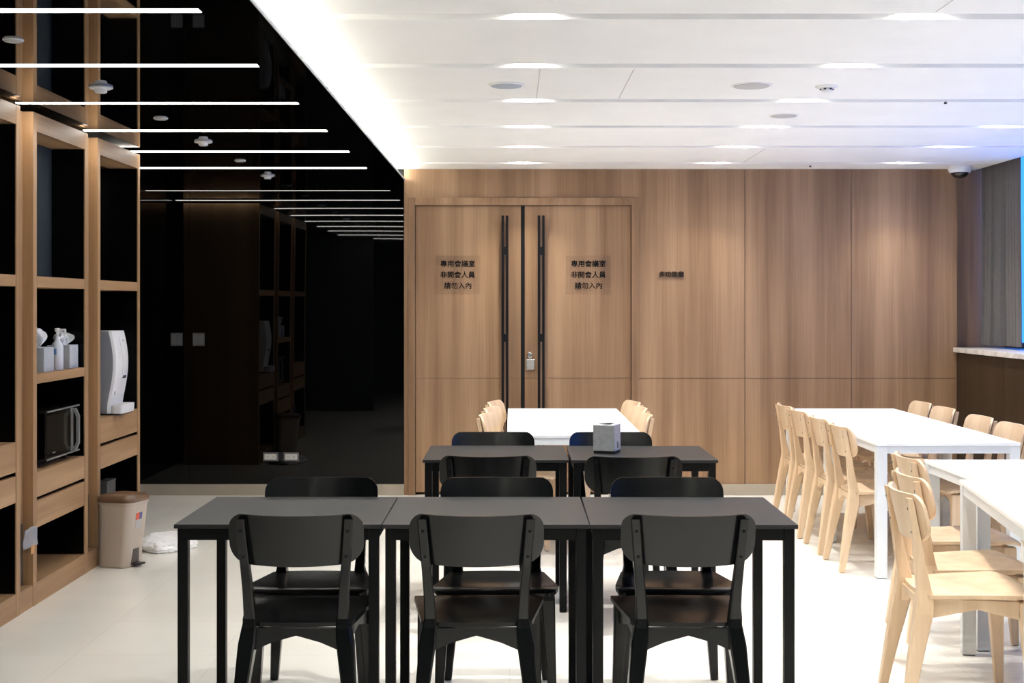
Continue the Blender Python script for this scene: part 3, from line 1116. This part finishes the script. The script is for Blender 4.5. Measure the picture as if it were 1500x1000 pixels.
t = make_table('dining_table', WT, 0.764, 1.98, TH, 0.016, 0.055, 0.002, 0.040)
t.location = (0.354, 8.64, 0)
tag(t, 'long white table in front of the double doors', 'table', 'white dining tables')
t = make_table('dining_table', WT, 0.761, 1.182, TH, 0.016, 0.055, 0.002, 0.040)
t.location = (2.3085, 7.8075, 0)
tag(t, 'white table by the window, nearer half of the long pair with four chairs a side', 'table', 'white dining tables')
t = make_table('dining_table', WT, 0.761, 1.2245, TH, 0.016, 0.055, 0.002, 0.040)
t.location = (2.3085, 9.0137, 0)
tag(t, 'white table by the window, farther half of the long pair close to the timber wall', 'table', 'white dining tables')
t = make_table('dining_table', WT, 0.75, 0.735, TH, 0.016, 0.055, 0.002, 0.040)
t.location = (2.318, 6.070, 0)
tag(t, 'square white table standing in front of the long white pair, at the right', 'table', 'white dining tables')
t = make_table('dining_table', WT, 0.75, 1.25, TH, 0.016, 0.055, 0.002, 0.040)
a = R(-8.5)
# far left corner sits at (1.885, 5.715)
cl = Vector((-0.375, 0.625, 0))
cr_ = Matrix.Rotation(a, 3, 'Z') @ cl
t.location = (1.868 - cr_.x, 5.700 - cr_.y, 0)
t.rotation_euler = (0, 0, a)
tag(t, 'nearest white table, angled and cut by the right edge of the picture', 'table', 'white dining tables')

# ---------------------------------------------------------------- chairs
def make_chair(mat, screw):
    e = empty('dining_chair')
    # seat: shaped plywood, wider at the front
    def seat_hw(t):
        base = 0.176 + 0.046 * min(1, t * 1.25)
        if t > 0.86:
            q = (t - 0.86) / 0.14
            base -= 0.042 * (1 - math.sqrt(max(0, 1 - q * q)))
        if t < 0.06:
            q = (0.06 - t) / 0.06
            base -= 0.018 * (1 - math.sqrt(max(0, 1 - q * q)))
        return base
    ts = [0, 0.015, 0.035, 0.06] + [0.06 + 0.80 * i / 12 for i in range(1, 13)] + [0.89, 0.92, 0.95, 0.975, 0.99, 1.0]
    T_, B_ = [], []
    for t in ts:
        hw_ = seat_hw(t)
        rt, rb = [], []
        for j in range(13):
            u = -1 + 2 * j / 12
            y = -0.215 + 0.395 * t - 0.012 * (1 - t) * (1 - u * u) + 0.010 * t * (1 - u * u)
            z = 0.434 + 0.014 * t - 0.012 * math.sin(math.pi * min(1, t * 1.1)) * (1 - u * u) - 0.016 * max(0, (t - 0.8) / 0.2) ** 2
            rt.append((u * hw_, y, z))
            rb.append((u * hw_, y, z - 0.0135))
        T_.append(rt)
        B_.append(rb)
    bm = bmesh.new()
    slab_grid(bm, T_, B_)
    obj('seat', bm, mat, e, smooth=True, angle=40)

    # backrest: bent panel with rounded corners
    W_, zt, zb, rt_, rb_ = 0.215, 0.787, 0.617, 0.050, 0.062
    us = [-1, -0.997, -0.985, -0.965, -0.935, -0.89, -0.83, -0.76] + [-0.68 + 1.36 * i / 14 for i in range(15)] + [0.76, 0.83, 0.89, 0.935, 0.965, 0.985, 0.997, 1]

    def rear_y(x, z):
        yp = -0.226 - 0.035 * (z - 0.62) / 0.15
        return yp + 0.052 * ((x / W_) ** 2 - (0.172 / W_) ** 2)
    F_, K_ = [], []
    for u in us:
        x = u * W_
        q = abs(x)
        top = zt - 0.004 * (1 - u * u)
        if q > W_ - rt_:
            top = zt - rt_ + math.sqrt(max(0, rt_ ** 2 - (q - (W_ - rt_)) ** 2))
        bot = zb + 0.010 * u * u
        if q > W_ - rb_:
            bot = zb + 0.010 * u * u + rb_ - math.sqrt(max(0, rb_ ** 2 - (q - (W_ - rb_)) ** 2))
        cf, ck = [], []
        for j in range(9):
            z = bot + (top - bot) * j / 8
            yr = rear_y(x, z)
            cf.append((x, yr + 0.0125, z))
            ck.append((x, yr + 0.0004, z))
        F_.append(cf)
        K_.append(ck)
    bm = bmesh.new()
    slab_grid(bm, F_, K_)
    obj('backrest', bm, mat, e, smooth=True, angle=40)

    for s in (-1, 1):
        bm = bmesh.new()
        beam(bm, [(s * 0.190, -0.290, 0.003, 0.030, 0.030), (s * 0.174, -0.256, 0.20, 0.042, 0.048), (s * 0.156, -0.222, 0.37, 0.054, 0.064),
                  (s * 0.150, -0.216, 0.42, 0.046, 0.060), (s * 0.148, -0.2185, 0.45, 0.036, 0.050), (s * 0.153, -0.2335, 0.54, 0.031, 0.037),
                  (s * 0.160, -0.2435, 0.62, 0.029, 0.030), (s * 0.172, -0.2730, 0.772, 0.028, 0.022)])
        lg = obj('rear_leg', bm, mat, e)
        for zz in (0.652, 0.735):
            t = (zz - 0.62) / 0.152
            bm = bmesh.new()
            lathe(bm, [(0.0048, 0.0), (0.0048, 0.0016)], n=12)
            bmesh.ops.rotate(bm, verts=bm.verts[:], cent=(0, 0, 0), matrix=Matrix.Rotation(R(90), 3, 'X'))
            yy_ = -0.2435 - 0.0295 * t - (0.030 - 0.008 * t) / 2
            bmesh.ops.translate(bm, verts=bm.verts[:], vec=(s * (0.160 + 0.012 * t), yy_ - 0.0002, zz))
            obj('screw', bm, screw, lg)
        bm = bmesh.new()
        beam(bm, [(s * 0.204, 0.148, 0.003, 0.026, 0.028), (s * 0.194, 0.136, 0.22, 0.038, 0.044), (s * 0.186, 0.126, 0.40, 0.050, 0.058), (s * 0.185, 0.125, 0.416, 0.050, 0.058)])
        lf_ = obj('front_leg', bm, mat, e)
        bm = bmesh.new()
        box(bm, s * 0.204 - 0.010, s * 0.204 + 0.010, 0.138, 0.158, 0.0002, 0.0029)
        obj('foot_pad', bm, 'black_rubber', lf_)
        bm = bmesh.new()
        box(bm, s * 0.188 - 0.010, s * 0.188 + 0.010, -0.300, -0.280, 0.0002, 0.0029)
        obj('foot_pad', bm, 'black_rubber', lg)
        # side rail, deeper at its ends
        bm = bmesh.new()
        pr_ = [(-0.186, 0.418), (-0.186, 0.352), (-0.04, 0.386), (0.097, 0.356), (0.097, 0.418)]
        r0 = [bm.verts.new((s * (0.140 + 0.035 * (p[0] + 0.186) / 0.283), p[0], p[1])) for p in pr_]
        r1 = [bm.verts.new((s * (0.160 + 0.035 * (p[0] + 0.186) / 0.283), p[0], p[1])) for p in pr_]
        n_ = len(pr_)
        for i in range(n_):
            bm.faces.new((r0[i], r0[(i + 1) % n_], r1[(i + 1) % n_], r1[i]))
        bm.faces.new(list(reversed(r0)))
        bm.faces.new(r1)
        obj('side_rail', bm, mat, e)
    for (nm, hwd, y0, y1) in (('rear_rail', 0.140, -0.232, -0.210), ('front_rail', 0.161, 0.112, 0.134)):
        bm = bmesh.new()
        prism(bm, [(-hwd, 0.417), (-hwd, 0.345), (-hwd * 0.55, 0.372), (0, 0.394), (hwd * 0.55, 0.372), (hwd, 0.345), (hwd, 0.417)], 'y', y0, y1)
        obj(nm, bm, mat, e)
    return e


chairs = []
# (x, y, facing deg [0 = facing away from the viewer], label)
BG = 'black wooden chairs at the black tables'
black = [
    (-0.688, 4.585, 0, 'black wooden chair seen from behind, left of the three nearest'),
    (-0.113, 4.585, 0, 'black wooden chair seen from behind, middle of the three nearest'),
    (0.562, 4.585, 0, 'black wooden chair seen from behind, right of the three nearest'),
    (-0.728, 4.990, 180, 'black wooden chair facing us across the front row, left one'),
    (-0.058, 4.990, 180, 'black wooden chair facing us across the front row, middle one'),
    (0.592, 4.990, 180, 'black wooden chair facing us across the front row, right one'),
    (-0.107, 6.265, 0, 'black wooden chair with its back to us at the second row, left one'),
    (0.535, 6.245, 0, 'black wooden chair with its back to us at the second row, right one'),
    (-0.098, 6.875, 180, 'black wooden chair facing us behind the second row, left of the napkin box'),
    (0.513, 6.87, 180, 'black wooden chair facing us directly behind the metal napkin box'),
]
p0 = make_chair('black_stain', 'black_metal')
for i, (x, y, a, lb) in enumerate(black):
    o = p0 if i == 0 else copy_tree(p0)
    o.location = (x, y, 0)
    o.rotation_euler = (0, 0, R(a))
    tag(o, lb, 'chair', BG)

WG = 'light beech chairs at the white tables'
wd = []
for (x, y, q) in ((0.098, 8.27, 'nearest'), (0.115, 8.80, 'middle'), (0.130, 9.34, 'farthest')):
    wd.append((x, y, -100, 'light beech chair on the left side of the white table before the doors, %s' % q))
for (x, y, rz, q) in ((0.555, 8.30, 93, 'nearest'), (0.575, 8.83, 96, 'middle'), (0.580, 9.34, 98, 'farthest')):
    wd.append((x, y, rz, 'light beech chair on the right side of the white table before the doors, %s' % q))
for (y, q) in ((7.58, 'nearest of four'), (8.10, 'second of four'), (8.668, 'third of four'), (9.12, 'farthest of four')):
    wd.append((2.075, y, -90, 'light beech chair on the left side of the long white pair, %s' % q))
for (y, q) in ((7.62, 'nearest of four'), (8.135, 'second of four'), (8.82, 'third of four'), (9.31, 'farthest of four')):
    wd.append((2.545, y, 90, 'light beech chair on the window side of the long white pair, %s' % q))
wd += [(1.672, 4.935, -93, 'light beech chair in the right foreground, nearest of all the beech chairs'),
       (1.825, 5.385, -92, 'light beech chair just behind the nearest one, at the angled white table'),
       (2.000, 6.02, -92, 'light beech chair on the left side of the square white table')]
p1 = make_chair('beech', 'screw_steel')
for i, (x, y, a, lb) in enumerate(wd):
    o = p1 if i == 0 else copy_tree(p1)
    o.location = (x, y, 0)
    o.rotation_euler = (0, 0, R(a))
    tag(o, lb, 'chair', WG)

# ---------------------------------------------------------------- metal napkin box
e = empty('napkin_box', (0.468, 6.735, TH), R(-20))
bxo('foot_base', 'black_rubber', -0.052, 0.052, -0.052, 0.052, 0.0003, 0.013, e)
bm = bmesh.new()
box(bm, -0.055, 0.055, -0.055, 0.055, 0.0132, 0.142, 0.003)
obj('housing', bm, 'steel_brushed', e)
bm = bmesh.new()
lathe(bm, [(0.036, 0.1421), (0.036, 0.1432)], n=28)
op = obj('top_opening', bm, 'plastic_dark', e)
bm = bmesh.new()
tissue(bm, 0.006, 0, 0.1433, 0.012, 0.035, 5)
obj('tissue', bm, 'tissue_paper', e, smooth=True)
bm = bmesh.new()
lathe(bm, [(0.011, 0.0), (0.011, 0.0012)], n=20, sx=1.6)
bmesh.ops.rotate(bm, verts=bm.verts[:], cent=(0, 0, 0), matrix=Matrix.Rotation(R(90), 3, 'Y'))
bmesh.ops.translate(bm, verts=bm.verts[:], vec=(0.0551, 0.0, 0.042))
obj('side_slot', bm, 'plastic_dark', e)
tag(e, 'brushed metal cube napkin box on the black table in the second row', 'napkin box')
